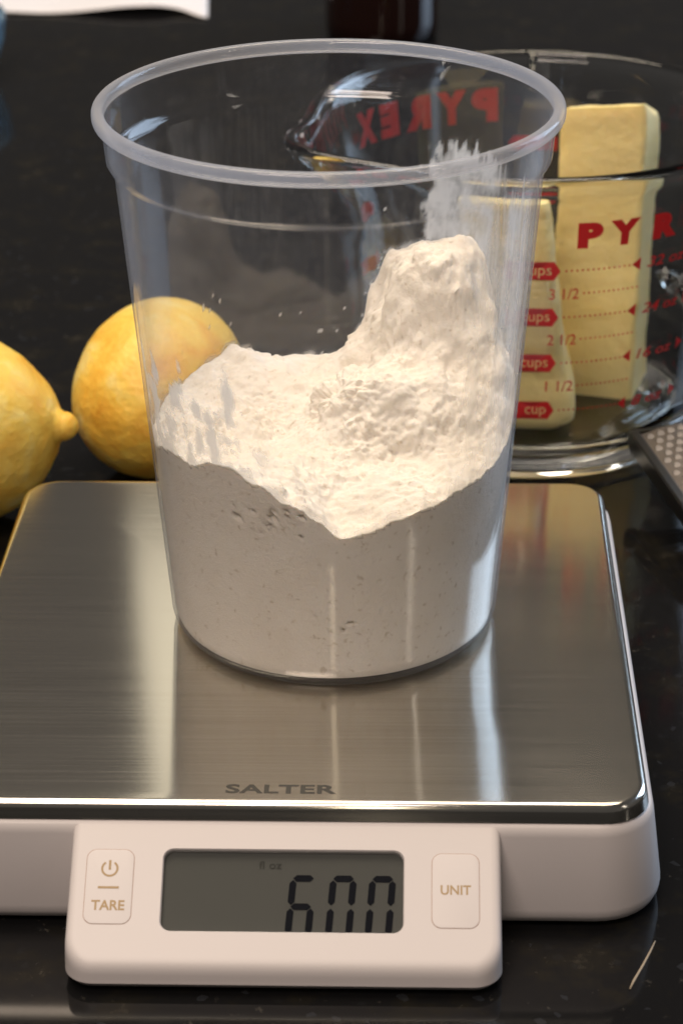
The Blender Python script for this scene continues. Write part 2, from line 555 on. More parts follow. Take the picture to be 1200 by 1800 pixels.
# seven-segment digits on the panel
def segment(pts):
    a = [tuple(SL(x, s, -1.74)) for x, s in pts]
    b = [tuple(SL(x, s, -1.60)) for x, s in pts]
    n = len(pts)
    vv = a + b
    ff = [tuple(range(n - 1, -1, -1)), tuple(range(n, 2 * n))] + [(i, (i + 1) % n, n + (i + 1) % n, n + i) for i in range(n)]
    obj('digit_segment', vv, ff, SEG, scr, smooth=False)
def digit(x, s, wd, h, on):
    t = 0.80                                    # half thickness
    sh = lambda px, ps: (px + (s + h - ps) * 0.07, ps)
    def hseg(yc):
        segment([sh(x + .75, yc), sh(x + .75 + t, yc - t), sh(x + wd - .75 - t, yc - t), sh(x + wd - .75, yc), sh(x + wd - .75 - t, yc + t), sh(x + .75 + t, yc + t)])
    def vseg(xc, y0, y1):
        segment([sh(xc, y0 + .4), sh(xc + t, y0 + .4 + t), sh(xc + t, y1 - .4 - t), sh(xc, y1 - .4), sh(xc - t, y1 - .4 - t), sh(xc - t, y0 + .4 + t)])
    hm = s + h / 2
    if 'a' in on: hseg(s + t)
    if 'g' in on: hseg(hm)
    if 'd' in on: hseg(s + h - t)
    if 'f' in on: vseg(x + t, s + t, hm)
    if 'b' in on: vseg(x + wd - t, s + t, hm)
    if 'e' in on: vseg(x + t, hm, s + h - t)
    if 'c' in on: vseg(x + wd - t, hm, s + h - t)
digit(-8.0, 11.4, 6.3, 15.6, 'acdefg')
digit(1.4, 11.4, 6.3, 15.6, 'abcdef')
digit(10.6, 11.4, 6.3, 15.6, 'abcdef')
def flat_print(name, s, x0, x1, s0, s1, n, material, parent, bold=0.0, space=1.0):
    vv, ff = fit_text(s, x0, x1, -s1, -s0, bold, space)
    return obj(name, [tuple(SL(px, -py, n)) for px, py in vv], ff, material, parent, smooth=False)
flat_print('lettering', 'fl oz', -14.4, -9.0, 8.0, 9.9, -1.62, SEGF, scr, 0.01)
# buttons: a raised pad inside a fine groove
def button(x0, x1, s0, s1):
    v, f = loft([sring(x0, x1, s0, s1, 2.4, -0.3), sring(x0, x1, s0, s1, 2.4, 0.02), sring(x0 + .13, x1 - .13, s0 + .13, s1 - .13, 2.3, 0.05)], cap1=False)
    v2, f2 = loft([sring(x0 + .13, x1 - .13, s0 + .13, s1 - .13, 2.3, -0.3), sring(x0 + .13, x1 - .13, s0 + .13, s1 - .13, 2.3, 0.10), sring(x0 + .35, x1 - .35, s0 + .35, s1 - .35, 2.1, 0.14)])
    b = auto(obj('button', v2, f2, WHITE, ks), 30)
    obj('button_groove', v, f, GROOVE, b, smooth=False)
    return b
b1 = button(-54.9, -43.6, 6.0, 24.6)
b2 = button(26.2, 37.4, 6.3, 24.8)
pn = 0.17
flat_print('lettering', 'TARE', -53.1, -45.3, 18.7, 21.2, pn, PRINT, b1, 0.025)
flat_print('lettering', 'UNIT', 28.3, 35.4, 14.2, 16.6, pn, PRINT, b2, 0.02)
v, f = box_between(SL(-51.8, 15.3, pn), (4.9, 0, 0), sv * 0.55, nv * 0.02)
obj('lettering', v, f, PRINT, b1, smooth=False)
pv, pf = [], []
pc = (-49.3, 10.9)
k = 28
for i in range(k):
    a = R(-55 + 290 * i / (k - 1) + 180 - 0) if False else R(125 + 290 * i / (k - 1))
    for rr in (1.55, 2.05):
        pv.append(tuple(SL(pc[0] + rr * cos(a), pc[1] - rr * sin(a), pn)))
for i in range(k - 1):
    pf.append((2 * i, 2 * i + 1, 2 * i + 3, 2 * i + 2))
m_ = len(pv)
for x, s in ((-.28, -2.1), (.28, -2.1), (.28, .3), (-.28, .3)):
    pv.append(tuple(SL(pc[0] + x, pc[1] + s, pn)))
pf.append((m_, m_ + 1, m_ + 2, m_ + 3))
obj('power_symbol', pv, pf, PRINT, b1, smooth=False)
# brand on the tray
vv, ff = fit_text('SALTER', -23.0, 3.5, -92.7, -88.7, 0.03, 1.05)
obj('lettering', [(x, y, 0.03) for x, y in vv], ff, ENGRAVE, ks, smooth=False)

# ------------------------------------------------------------------ deli container
H0 = 0.35
RB, RT = 44.2, 53.4
def rout(z):
    """outer wall radius"""
    if z < 6:
        t = z / 6
        return 41.0 + (RB - 0.32 - 41.0) * (1 - (1 - t) ** 2.2)
    r_ = RB + (RT - RB) * (z - 10) / 115
    r_ += 1.7 * smooth01((z - 127.2) / 2.6)
    return r_
TH = 0.8
dc = thing('deli_container', 'tall clear plastic tub with rolled rim, half filled, standing on steel tray', 'container', (0, 0, 0))
# outer skin (from the base up to under the rim)
zs = [0.3, 0.6, 1.2, 2, 3, 4, 5, 6] + [6 + i * 8 for i in range(1, 15)] + [126, 127.2, 127.8, 128.4, 129, 129.8, 132, 135, 138.2, 139.0]
op = [(0.01, 1.6), (36, 1.5), (38.5, 0.9), (40.2, 0.0)] + [(rout(z), z) for z in zs]
NZ, NA = 150, 420
inz = [1.6 + (139.4 - 1.6) * j / (NZ - 1) for j in range(NZ)]
ip = [(rout(z) - TH, z) for z in reversed(inz)] + [(38.0, 2.4), (0.01, 2.5)]
v, f = lathe(op, NA)
v2, f2 = lathe(ip, NA)
nv0 = len(v)
wall_v = v + v2
wall_f = f + [tuple(i + nv0 for i in q) for q in f2]
lastring = (len(op) - 1) * NA
for i in range(NA):
    wall_f.append((lastring + i, lastring + (i + 1) % NA, nv0 + (i + 1) % NA, nv0 + i))
wall = obj('wall', wall_v, wall_f, PP_WALL, dc)
auto(wall, 40)

# flour heights along the wall, angle from the camera's side (+ to the right)
HT = [(-180, 56), (-170, 56), (-157, 55.5), (-150, 60), (-145, 63.5), (-138, 61), (-127, 59.3), (-113, 57.7), (-95, 57), (-78, 57),
      (-53, 59.6), (-33, 63), (-23.5, 59.5), (-14.6, 55), (-4.3, 49.8), (2.6, 45.7), (11.4, 47.7), (20.4, 49.8), (32, 52.5),
      (41, 53.8), (55, 54), (70, 56), (85, 61), (98, 67), (106, 70.5), (113, 73), (120, 82), (126, 90), (134, 93), (142, 93.5), (150, 92), (160, 88),
      (167, 78), (170, 66), (175, 58), (180, 56)]
def wallh(deg):
    deg = (deg + 180) % 360 - 180
    for (a, h0), (b, h1) in zip(HT, HT[1:]):
        if a <= deg <= b:
            return h0 + (h1 - h0) * smooth01((deg - a) / (b - a))
    return 56
WS = []
for wdt in (0, 14, 30, 60):
    row = []
    for d in range(360):
        if wdt == 0:
            row.append(wallh(d - 180))
        else:
            tw = th_ = 0
            for q in range(-2 * wdt, 2 * wdt + 1, 2):
                e_ = exp(-(q / wdt) ** 2)
                tw += e_
                th_ += e_ * wallh(d - 180 + q)
            row.append(th_ / tw)
    WS.append(row)
def wallh_s(deg, Rr):
    """wall height, averaged over a widening arc towards the middle"""
    t = max(0.0, min(2.999, (1 - Rr) * 4.5))
    k0 = int(t)
    deg = (deg + 180) % 360
    i0 = int(deg); fr_ = deg - i0
    g = lambda row: row[i0 % 360] * (1 - fr_) + row[(i0 + 1) % 360] * fr_
    return g(WS[k0]) * (1 - (t - k0)) + g(WS[k0 + 1]) * (t - k0)
def fbm(x, y, z, o=4):
    return noise.fractal(Vector((x, y, z)), 1.0, 2.0, o)
def flour_h(r_, a):
    deg = math.degrees(a)
    Rr = r_ / 47.0
    x, y = r_ * sin(a), -r_ * cos(a)
    wh = wallh_s(deg, Rr)
    h = 51.0 + (wh - 51.0) * Rr ** 1.4
    # big heap leaning on the back right wall, with a lower lobe in front of it
    wob = 0.10 * fbm(x / 15 + 2, y / 15, 1.0, 2)
    d1 = hypot((x - 27) / (20.0 if x < 27 else 25.0), (y - 27) / (22.0 if y < 27 else 20.0)) + wob
    hp_ = 38 + 56.0 * smooth01((1.46 - d1) / 1.22) 
    k_ = 12.0
    mx_ = max(k_ - abs(h - hp_), 0) / k_
    h = max(h, hp_) + mx_ * mx_ * k_ * 0.25
    d2 = hypot((x - 15) / 24.0, (y - 5) / 19.0) + wob
    hq_ = 38 + 30.0 * smooth01((1.50 - d2) / 1.15)
    mx_ = max(k_ - abs(h - hq_), 0) / k_
    h = max(h, hq_) + mx_ * mx_ * k_ * 0.25
    d3 = hypot((x - 36) / 12.0, (y - 2) / 16.0)
    h += 6.0 * smooth01(1.2 - d3)
    d4 = hypot((x + 14) / 14.0, (y - 24) / 12.0)
    h += 3.5 * smooth01(1.2 - d4)
    return h
def flour_d(p):
    """lumps, crumbs and grain"""
    x, y, z = p
    d = 2.8 * fbm(x / 16, y / 16, z / 16 + 3.1, 2) + 1.1 * fbm(x / 6 + 5, y / 6, z / 6, 3)
    d += 1.6 * (abs(noise.noise(Vector((x / 9.5 + 9, y / 9.5, z / 9.5)))) - 0.2)
    crumb = smooth01(fbm(x / 15 + 4, y / 15, z / 15 + 0.5, 3) * 2.4 + 0.6)
    d += crumb * (1.5 * (abs(fbm(x / 4.0, y / 4.0 + 3, z / 4.0, 3)) - 0.15) + 0.55 * fbm(x / 1.6, y / 1.6, z / 1.6, 3))
    d += 0.34 * fbm(x / 1.2, y / 1.2 + 8, z / 1.2, 2)
    return d
NR, NF = 120, 360
fv, ff = [], []
def rin(z):
    return rout(z) - TH - 0.12
top_edge = []
HB = [[flour_h(max(47.0 * j / NR, 0.05), 2 * pi * i / NF - pi) for i in range(NF)] for j in range(NR + 1)]
def fpos(j, i):
    a = 2 * pi * (i % NF) / NF - pi
    h = HB[j][i % NF]
    rr = 47.0 * max(j / NR, 0.001) * rin(h) / 47.0
    return Vector((rr * sin(a), -rr * cos(a), h))
for j in range(NR + 1):
    for i in range(NF):
        p = fpos(j, i)
        jj = max(j, 3)
        tr1 = fpos(min(jj + 1, NR), i) - fpos(jj - 1, i)
        ta1 = fpos(jj, i + 2) - fpos(jj, i - 2)
        n_ = tr1.cross(ta1).normalized()
        if n_.z < 0: n_ = -n_
        d = flour_d(p)
        if j == NR:
            p.z += d * 0.6 - 1.0
        else:
            e_ = smooth01((NR - j) / 8)
            p = p + (n_ * e_ + Vector((0, 0, 0.6)) * (1 - e_)) * d - Vector((0, 0, 1.0)) * (1 - e_)
        rm = rin(p.z) - (0.0 if j == NR else 0.02)
        q = hypot(p.x, p.y)
        if q > rm or j == NR:
            p.x *= rm / q; p.y *= rm / q
        fv.append(tuple(p))
for j in range(NR):
    for i in range(NF):
        i2 = (i + 1) % NF
        ff.append((j * NF + i, (j + 1) * NF + i, (j + 1) * NF + i2, j * NF + i2))
NS = 70
for j in range(1, NS + 1):
    t = j / NS
    for i in range(NF):
        a = 2 * pi * i / NF - pi
        deg = math.degrees(a)
        h0 = fv[NR * NF + i][2]
        z = h0 + (2.75 - h0) * t
        rr = rin(z)
        # small voids where the flour has not settled against the plastic
        q = fbm(a * 26, z / 1.25, 5.0, 4)
        lvl = 0.95
        lvl -= 0.66 * exp(-((deg + 17) / 14) ** 2 - ((z - 49 + (deg + 17) * 0.12) / 5.0) ** 2)
        lvl -= 0.44 * exp(-((deg + 35) / 18) ** 2 - ((z - 44) / 9) ** 2)
        lvl -= 0.40 * exp(-((deg - 3) / 16) ** 2 - ((z - 18) / 8) ** 2)
        if 0.04 < t < 0.97 and q > lvl:
            rr -= min(1.3, (q - lvl) * 9)
        rr -= 0.05 + 0.05 * noise.noise(Vector((a * 30, z / 3, 1)))
        fv.append((rr * sin(a), -rr * cos(a), z))
for j in range(NR, NR + NS):
    for i in range(NF):
        i2 = (i + 1) % NF
        ff.append((j * NF + i, (j + 1) * NF + i, (j + 1) * NF + i2, j * NF + i2))
m_ = (NR + NS) * NF
ff.append(tuple(range(m_, m_ + NF)))
fl = obj('flour_heap', fv, ff, FLOUR, base=(0, 0, 2.7))
auto(fl, 62)
tag(fl, 'uneven heap of off-white flour filling the lower half of the clear tub', 'flour')

# thin film of flour left clinging to the inside of the tub
def dust(a, z):
    deg = (math.degrees(a) + 180) % 360 - 180
    i_ = (deg + 180) / 360 * NF
    wh = fv[NR * NF + int(i_) % NF][2]
    up_ = z - wh
    if up_ < -0.4:
        return 0.0
    back = smooth01((abs(deg) - 85) / 20)
    streak = fbm(deg / 3.0, z / 22.0, 2.0, 4)
    blot = fbm(deg / 7.0, z / 7.0, 4.0, 5)
    fine = fbm(deg / 1.3, z / 1.8, 7.0, 3)
    # collar just above the flour
    top = 1.2 + 2.0 * blot + (1 - back) * 2.0 * (0.4 + streak)
    d = 0.85 * smooth01((top - up_) / 2.5)
    # heavy smear up the back right wall, ragged at the top
    if 90 < deg < 165:
        c = smooth01((deg - 119) / 5) * smooth01((149.5 + 4 * blot - deg) / 2.5)
        lim = 118.0 + 5.0 * fbm(deg / 1.9, 3.3, 1.0, 3)
        d = max(d, c * smooth01((lim - z) / 2.0) * max(0, min(1, 0.82 + 0.2 * fine + 0.5 * blot)))
        c2 = smooth01((deg - 92) / 10) * smooth01((128 - deg) / 8)
        d = max(d, c2 * smooth01((116 + 10 * streak - z) / 12) * (0.62 + 0.45 * streak + 0.25 * blot))
    if 26 < deg < 104:
        c = smooth01((deg - 28) / 22) * smooth01((106 - deg) / 14)
        d = max(d, c * smooth01((122 + 16 * streak - z) / 20) * (0.36 + 0.3 * streak + 0.25 * blot))
    if -86 < deg < -14:
        c = smooth01((deg + 86) / 8) * smooth01((-14 - deg) / 14)
        d = max(d, c * smooth01((80 + 8 * streak + 11 * blot - z) / 6) * smooth01((0.10 + 1.0 * blot + 0.3 * streak + 0.2 * fine) * 2.2) * 0.9)
    # scattered flecks higher up
    fk = fbm(deg / 1.5 + 40, z / 3.2, 3.0, 3)
    lv = 0.66 + 0.010 * max(0, up_ - 10)
    if fk > lv and back > 0.5:
        d = max(d, min(0.8, (fk - lv) * 8))
    fk = noise.noise(Vector((deg / 0.9, z / 1.0, 11)))
    if fk > 0.86 and back > 0.5:
        d = max(d, 0.5)
    d += 0.04 * max(0, fine) + 0.02 * max(0, blot)
    return max(0.0, min(0.97, d))
da = wall.data.attributes.new('dust', 'FLOAT', 'POINT')
vals = [0.0] * len(wall_v)
for j in range(NZ):
    z = ip[j][1]
    for i in range(NA):
        vals[nv0 + j * NA + i] = dust(2 * pi * i / NA, z)
da.data.foreach_set('value', vals)

# rolled rim
rp = []
rc, zc = 56.9, 140.9
for i in range(20):
    a = 2 * pi * i / 20
    ca, sa = cos(a), sin(a)
    rp.append((rc + 1.6 * math.copysign(abs(ca) ** 0.8, ca), zc + 1.85 * math.copysign(abs(sa) ** 0.8, sa)))
v, f = lathe(list(reversed(rp)), 240, closed_prof=True)
obj('rim', v, f, PP_RIM, dc)

# ------------------------------------------------------------------ glass measuring jug
JX, JY = 68.0, 208.0
mj = thing('measuring_jug', 'clear glass measuring jug with red printed scale, holding two sticks of butter', 'jug', (JX, JY, CT))
TXT = 30.0                                     # direction the print faces; spout 90 degrees left of it
def jr(z):
    """outer radius"""
    t = (z + 26) / 96
    return 62 + 11 * t + 1.2 * smooth01((z - 62) / 12)
def jwarp(r_, z, a):
    deg = math.degrees(a)
    d = ((deg - (TXT - 90)) + 180) % 360 - 180
    k_ = smooth01((z - 38) / 38) ** 1.5 * exp(-(d / 17.0) ** 2)
    if r_ < 20: k_ = 0
    return r_ + 17 * k_, z + 3.0 * k_
JT = 77.0
outer = [(0.01, CT + 2.2), (50, CT + 2.2), (54, CT + 1.6), (55.2, CT + 0.05), (57.6, CT + 0.02), (58.6, CT + 0.8), (58.9, CT + 2.5), (59.4, CT + 4), (60.6, CT + 5.5), (62, -24.5)]
outer += [(jr(z), z) for z in range(-20, 74, 5)] + [(jr(74) + .2, 74)]
rimp = [(jr(74) + 1.0, 75), (jr(74) + 1.3, 76), (jr(74) + .6, 77.2), (jr(74) - 1.2, 77.7), (jr(74) - 2.9, 77.0), (jr(74) - 3.5, 75.6)]
inner = [(jr(z) - 3.6, z) for z in range(72, -16, -5)] + [(57.6, -18.5), (56.2, -21.5), (53.0, -24.0), (48, -25.2), (0.01, -25.6)]
v, f = lathe(outer + rimp + inner, 144, JX, JY, warp=jwarp)
auto(obj('glass_body', v, f, GLASS, mj), 60)
# handle: a glass strap behind on the far side of the spout
ha = R(TXT + 90)
hd = Vector((sin(ha), -cos(ha), 0))
hp = [(jr(62) - 1, 62), (92, 66), (102, 58), (104, 40), (101, 18), (94, -2), (84, -10), (74, -4), (jr(2) - 1, 6)]
hv = Vector((hd.y, -hd.x, 0))
rings = []
pts = [Vector((JX, JY, 0)) + hd * r_ + Vector((0, 0, z)) for r_, z in hp]
sm = []
for i in range(len(pts) - 1):                   # Catmull-Rom smoothing
    p0, p1, p2, p3 = pts[max(i - 1, 0)], pts[i], pts[i + 1], pts[min(i + 2, len(pts) - 1)]
    for q in range(5):
        t = q / 5
        sm.append(0.5 * ((2 * p1) + (p2 - p0) * t + (2 * p0 - 5 * p1 + 4 * p2 - p3) * t * t + (3 * p1 - 3 * p2 + p3 - p0) * t ** 3))
sm.append(pts[-1])
for i, p in enumerate(sm):
    tn = (sm[min(i + 1, len(sm) - 1)] - sm[max(i - 1, 0)]).normalized()
    bn = tn.cross(hv).normalized()
    rings.append([tuple(p + hv * (9 * cos(2 * pi * q / 16)) + bn * (4 * sin(2 * pi * q / 16))) for q in range(16)])
v, f = loft(rings)
obj('handle', v, f, GLASS, mj)
# red print on the outside
def jpt(deg, z, off=0.12, thick=0):
    """a point on the jug's outer skin; deg measured from the camera side"""
    r_ = jr(z) + off + thick
    rr, zz = jwarp(r_, z, R(deg))
    return (JX + rr * sin(R(deg)), JY - rr * cos(R(deg)), zz)
MMD = math.degrees(1 / 70.0)                   # degrees per millimetre along the skin
def print_shape(name, pts2, faces, flip=False):
    vv = [jpt(d, z) for d, z in pts2]
    obj(name, vv, faces, RED, mj, smooth=False)
def jug_text(name, s, d0, d1, z0, z1, bold=0.0, space=1.0, slope=0.0, ital=0.0):
    vv, ff_ = fit_text(s, 0, 1, 0, 1, bold, space)
    print_shape(name, [(d0 + (d1 - d0) * x + ital * y, z0 + (z1 - z0) * y) for x, y in vv], ff_)
for ch, d0, d1 in (('P', 7.0, 13.6), ('Y', 15.4, 23.6), ('R', 27.6, 35.2), ('E', 38.6, 44.6), ('X', 47.5, 56.0)):
    jug_text('lettering', ch, d0, d1, 53.4, 62.2, 0.075)
for txt, oz, zc_ in (('4 cups', '32 oz', 45.9), ('3 cups', '24 oz', 29.6), ('2 cups', '16 oz', 13.1), ('1 cup', '8 oz', -4.2)):
    # pennant with the words cut out of it
    v2, f2_, bb = text2d(txt, 0.03)
    a_, b_, c_, d_ = bb
    hh = d_ - c_
    fr = [(a_ - .2, c_ - .10), (b_ + .12, c_ - .10), (b_ + .5, (c_ + d_) / 2), (b_ + .12, d_ + .12), (a_ - .2, d_ + .12)]
    v2, f2_, bb2 = text2d(txt, 0.03, 1.0, fr)
    k_ = 6.4 / (bb2[3] - bb2[2])                # mm per unit: pennant 5.4 mm tall
    zm = (bb2[2] + bb2[3]) / 2
    print_shape('pennant', [(3.1 + (x - bb2[1]) * k_ * MMD, zc_ + (y - zm) * k_) for x, y in v2], f2_)
    # dotted line
    pv, pf = [], []
    for i in range(13):
        d_c = 4.6 + 1.42 * i
        b0 = len(pv)
        for q in range(6):
            pv.append((d_c + 0.33 * cos(q * pi / 3), zc_ + 0.36 * sin(q * pi / 3)))
        pf.append(tuple(range(b0, b0 + 6)))
    print_shape('dotted_line', pv, pf)
    print_shape('arrow', [(22.4, zc_), (24.9, zc_ - 2.2), (24.9, zc_ + 2.2)], [(0, 1, 2)])
    jug_text('lettering', oz, 27.0, 39.0 if len(oz) > 4 else 38.0, zc_ - 1.8, zc_ + 1.8, 0.012, 1.0, 0, 0.8)
    print_shape('arrow', [(41.6, zc_ - 2.1), (44.0, zc_), (41.6, zc_ + 2.1)], [(0, 1, 2)])
for txt, zc_ in (('3 1/2', 37.8), ('2 1/2', 21.5), ('1 1/2', 4.6)):
    jug_text('lettering', txt, 0.4, 8.2, zc_ - 1.9, zc_ + 1.9, 0.004)
    pv, pf = [], []
    for i in range(12):
        d_c = 9.6 + 1.36 * i
        b0 = len(pv)
        for q in range(6):
            pv.append((d_c + 0.33 * cos(q * pi / 3), zc_ + 0.36 * sin(q * pi / 3)))
        pf.append(tuple(range(b0, b0 + 6)))
    print_shape('dotted_line', pv, pf)
# the same brand and plain pennants on the far side
for ch, d0, d1 in (('P', 186.0, 194.0), ('Y', 195.5, 205.0), ('R', 207.0, 216.0), ('E', 218.6, 226.0), ('X', 228.0, 237.0)):
    jug_text('lettering', ch, d0, d1, 52.0, 64.0, 0.075)
for zc_ in (44, 28, 12, -4):
    print_shape('pennant', [(168, zc_ - 2.6), (181, zc_ - 2.6), (183, zc_), (181, zc_ + 2.6), (168, zc_ + 2.6)], [(0, 1, 2, 3, 4)])
    print_shape('pennant', [(236, zc_ - 2.6), (247, zc_ - 2.6), (247, zc_ + 2.6), (236, zc_ + 2.6), (234, zc_)], [(0, 1, 2, 3, 4)])

# ------------------------------------------------------------------ butter sticks
def butter(name, label, cx, cy_, wx, wy, z0, ztops, yaw, lean, seed, rim=2.2, bulge=0.0):
    """upright stick, ztops = heights of (front left, front right, back right, back left) corners"""
    n = 12
    m = 40
    pts = rrect(-wx / 2, wx / 2, -wy / 2, wy / 2, rim, 10)
    rr = random.Random(seed)
    rings = []
    c, s_ = cos(yaw), sin(yaw)
    for j in range(m + 1):
        t = j / m
        ring_ = []
        for x, y in pts:
            u_, v_ = x / wx + .5, y / wy + .5
            zt = (ztops[0] * (1 - u_) + ztops[1] * u_) * (1 - v_) + (ztops[3] * (1 - u_) + ztops[2] * u_) * v_
            z = z0 + (zt - z0) * t
            k_ = 1 - 0.035 * smooth01((t - 0.975) / 0.025)
            q = noise.noise_vector(Vector((x / 11 + seed, y / 11, z / 15))) * 0.9 + noise.noise_vector(Vector((x / 3 + seed, y / 3, z / 4))) * 0.3
            bul = 1 + bulge * exp(-((t - 0.13) / 0.16) ** 2) - 2.2 * bulge * exp(-(t / 0.045) ** 2)
            kn = 0.35 * (noise.noise(Vector((z / 1.3, seed, x / 40))) + noise.noise(Vector((z / 6.0, seed + 3, x / 50))))
            xx, yy = (x * k_ * bul + q.x), (y * k_ * bul + q.y + kn)
            zz = z + (q.z * 2.2 if j == m else 0)
            xx, yy = xx + lean[0] * t, yy + lean[1] * t
            ring_.append((cx + c * xx - s_ * yy, cy_ + s_ * xx + c * yy, zz))
        rings.append(ring_)
    v, f = loft(rings, cap1=False)
    # cut end, slightly domed
    last = rings[-1]
    n_ = len(last)
    cxx = [sum(p[i] for p in last) / n_ for i in range(3)]
    prev = m * n_
    for t in (0.12, 0.4, 0.7):
        b0 = len(v)
        for p in last:
            g = noise.noise(Vector((p[0] / 3 + t * 9, p[1] / 3, seed))) * 0.8
            v.append((p[0] + (cxx[0] - p[0]) * t, p[1] + (cxx[1] - p[1]) * t, p[2] + (cxx[2] - p[2]) * t + 0.8 * sin(t * pi / 2) + g))
        for i in range(n_):
            f.append((prev + i, prev + (i + 1) % n_, b0 + (i + 1) % n_, b0 + i))
        prev = b0
    v.append((cxx[0], cxx[1], cxx[2] + 0.8))
    for i in range(n_):
        f.append((prev + i, prev + (i + 1) % n_, len(v) - 1))
    o = obj(name, v, f, BUTTER, base=(cx, cy_, z0))
    auto(o, 60)
    return o
o = butter('butter_stick', '', 94.5, 219, 29.5, 29, -25.3, (76.5, 80, 70, 68), R(-17), (0, 1.0), 1)
tag(o, 'taller butter stick with cut end standing above the rim of the glass jug', 'butter')
o = butter('butter_stick', '', 66, 184, 30, 30, -25.3, (59, 58, 54, 55), R(-6), (-9, 1), 5, 6.0, 0.14)
tag(o, 'shorter butter stick inside the glass jug close beside the clear tub', 'butter')

# ------------------------------------------------------------------ lemons
def lemon(label, centre, axis, rad, length, nip, seed, tilt=0):
    """axis: direction of the nipple end"""
    ax = Vector(axis).normalized()
    u_ = ax.orthogonal().normalized()
    w_ = ax.cross(u_)
    prof = []
    n = 72
    for j in range(n + 1):
        t = -1 + 2 * j / n
        t = sin(t * pi / 2)
        a = t * length
        r_ = rad * max(0.0, 1 - abs(t) ** 2.25) ** 0.56
        prof.append((a, r_))
    # nipple: rounded knob on the + end
    out = []
    for a, r_ in prof:
        if a > length - 0.5 * nip and r_ < nip * 0.95:
            continue
        out.append((a, r_))
    a_end = out[-1][0]
    for q in range(0, 11):
        t = q / 10
        out.append((a_end + nip * (0.35 + 0.95 * sin(t * pi / 2)), nip * 0.88 * cos(t * pi / 2) + 0.02))
    seg = 96
    v, f = [], []
    C_ = Vector(centre)
    for a, r_ in out:
        for i in range(seg):
            th = 2 * pi * i / seg
            d = u_ * cos(th) + w_ * sin(th)
            p = ax * a + d * r_
            q = Vector(p) / 22 + Vector((seed, 0, 0))
            k_ = 1 + 0.035 * noise.noise(q) + 0.010 * noise.noise(q * 4) + 0.004 * noise.noise(q * 12)
            p = p * k_
            v.append(tuple(C_ + p))
    for j in range(len(out) - 1):
        for i in range(seg):
            i2 = (i + 1) % seg
            f.append((j * seg + i, j * seg + i2, (j + 1) * seg + i2, (j + 1) * seg + i))
    f.append(tuple(range(seg - 1, -1, -1)))
    f.append(tuple(range((len(out) - 1) * seg, len(out) * seg)))
    # settle on the counter
    zmin = min(p[2] for p in v)
    v = [(p[0], p[1], p[2] - zmin + CT - 0.2) for p in v]
    o = obj('lemon', v, f, m_lemon(seed), base=(centre[0], centre[1], CT))
    tag(o, label, 'lemon', 'zested lemons beside the scale')
    return o
lemon('zested lemon lying with its knobbly tip pointing at the other lemon', (-127, 126, -2), (1, -0.10, 0.06), 31.5, 41, 5.2, 3.3)
lemon('rounder zested lemon seen end-on, partly behind the clear tub', (-57.5, 164, -2), (0.22, 0.97, 0.02), 28.2, 36, 4.5, 8.1)

# ------------------------------------------------------------------ grater leaning on the jug
gr = thing('rasp_grater', 'flat steel rasp grater in a black frame propped against glass jug', 'grater', (150, 0, CT))
P0 = Vector((98.5, 140.0, -12.0))
gd = Vector((0.235, -0.967, -0.09)).normalized()      # along the blade, towards the handle
gx = Vector((0.965, 0.235, 0.06)); gx = (gx - gd * gx.dot(gd)).normalized()
gn = gx.cross(-gd).normalized()
if gn.z < 0: gn = -gn
def G(x, l, n): return tuple(P0 + gx * x + gd * l + gn * n)
GW, GL = 36.0, 190.0
rows = []
nx_, nl_ = 36, 190
v, f = [], []
for j in range(nl_ + 1):
    for i in range(nx_ + 1):
        x = GW * i / nx_
        l = GL * j / nl_
        arch = 2.2 * sin(pi * i / nx_)
        v.append(G(x, l, arch))
for j in range(nl_):
    for i in range(nx_):
        a = j * (nx_ + 1) + i
        f.append((a, a + 1, a + nx_ + 2, a + nx_ + 1))
obj('blade', v, f, GMETAL, gr)
tv, tf = [], []
dv_, df_ = [], []
for j in range(44):
    for i in range(9):
        x = 3.4 + i * 3.5 + (1.75 if j % 2 else 0)
        l = 4 + j * 4.0
        if x > GW - 3: continue
        n_ = 2.2 * sin(pi * x / GW)
        b0 = len(tv)
        for q in range(7):                      # raised cutting lip
            a = pi * q / 6
            tv.append(G(x + 1.25 * cos(a), l - 1.5 * sin(a), n_ + 0.15 + 0.85 * sin(a)))
        tv.append(G(x + 1.25, l + .4, n_ + .02)); tv.append(G(x - 1.25, l + .4, n_ + .02))
        tf.append((b0, b0 + 1, b0 + 2, b0 + 3, b0 + 4, b0 + 5, b0 + 6, b0 + 8, b0 + 7))
        b1_ = len(dv_)
        for q in range(10):                     # opening under the lip
            a = 2 * pi * q / 10
            dv_.append(G(x + 1.2 * cos(a), l - 1.3 - 0.9 * sin(a), n_ + 0.10))
        df_.append(tuple(range(b1_, b1_ + 10)))
o = obj('cutting_teeth', tv, tf, GMETAL, gr, smooth=False); o['kind'] = 'stuff'
o = obj('tooth_openings', dv_, df_, BLACK, gr, smooth=False); o['kind'] = 'stuff'
for x0, x1 in ((-2.2, 1.2), (GW - 1.2, GW + 2.2)):
    prof = [(x0, -5.5), (x1, -5.5), (x1, 0.6), (x1 - .6, 1.2), (x0 + .6, 1.2), (x0, 0.6)]
    rings = [[G(x, l, n) for x, n in prof] for l in (-1.0, 60, 130, GL)]
    v, f = loft(rings)
    auto(obj('frame_rail', v, f, BLACK, gr), 30)
v, f = loft([[G(x, l, n) for l, n in ((-2.4, -4), (-0.2, -4), (-0.2, 1.2), (-2.4, 0.8))] for x in (-2.2, GW * .25, GW * .75, GW + 2.2)])
auto(obj('end_cap', v, f, BLACK, gr), 30)
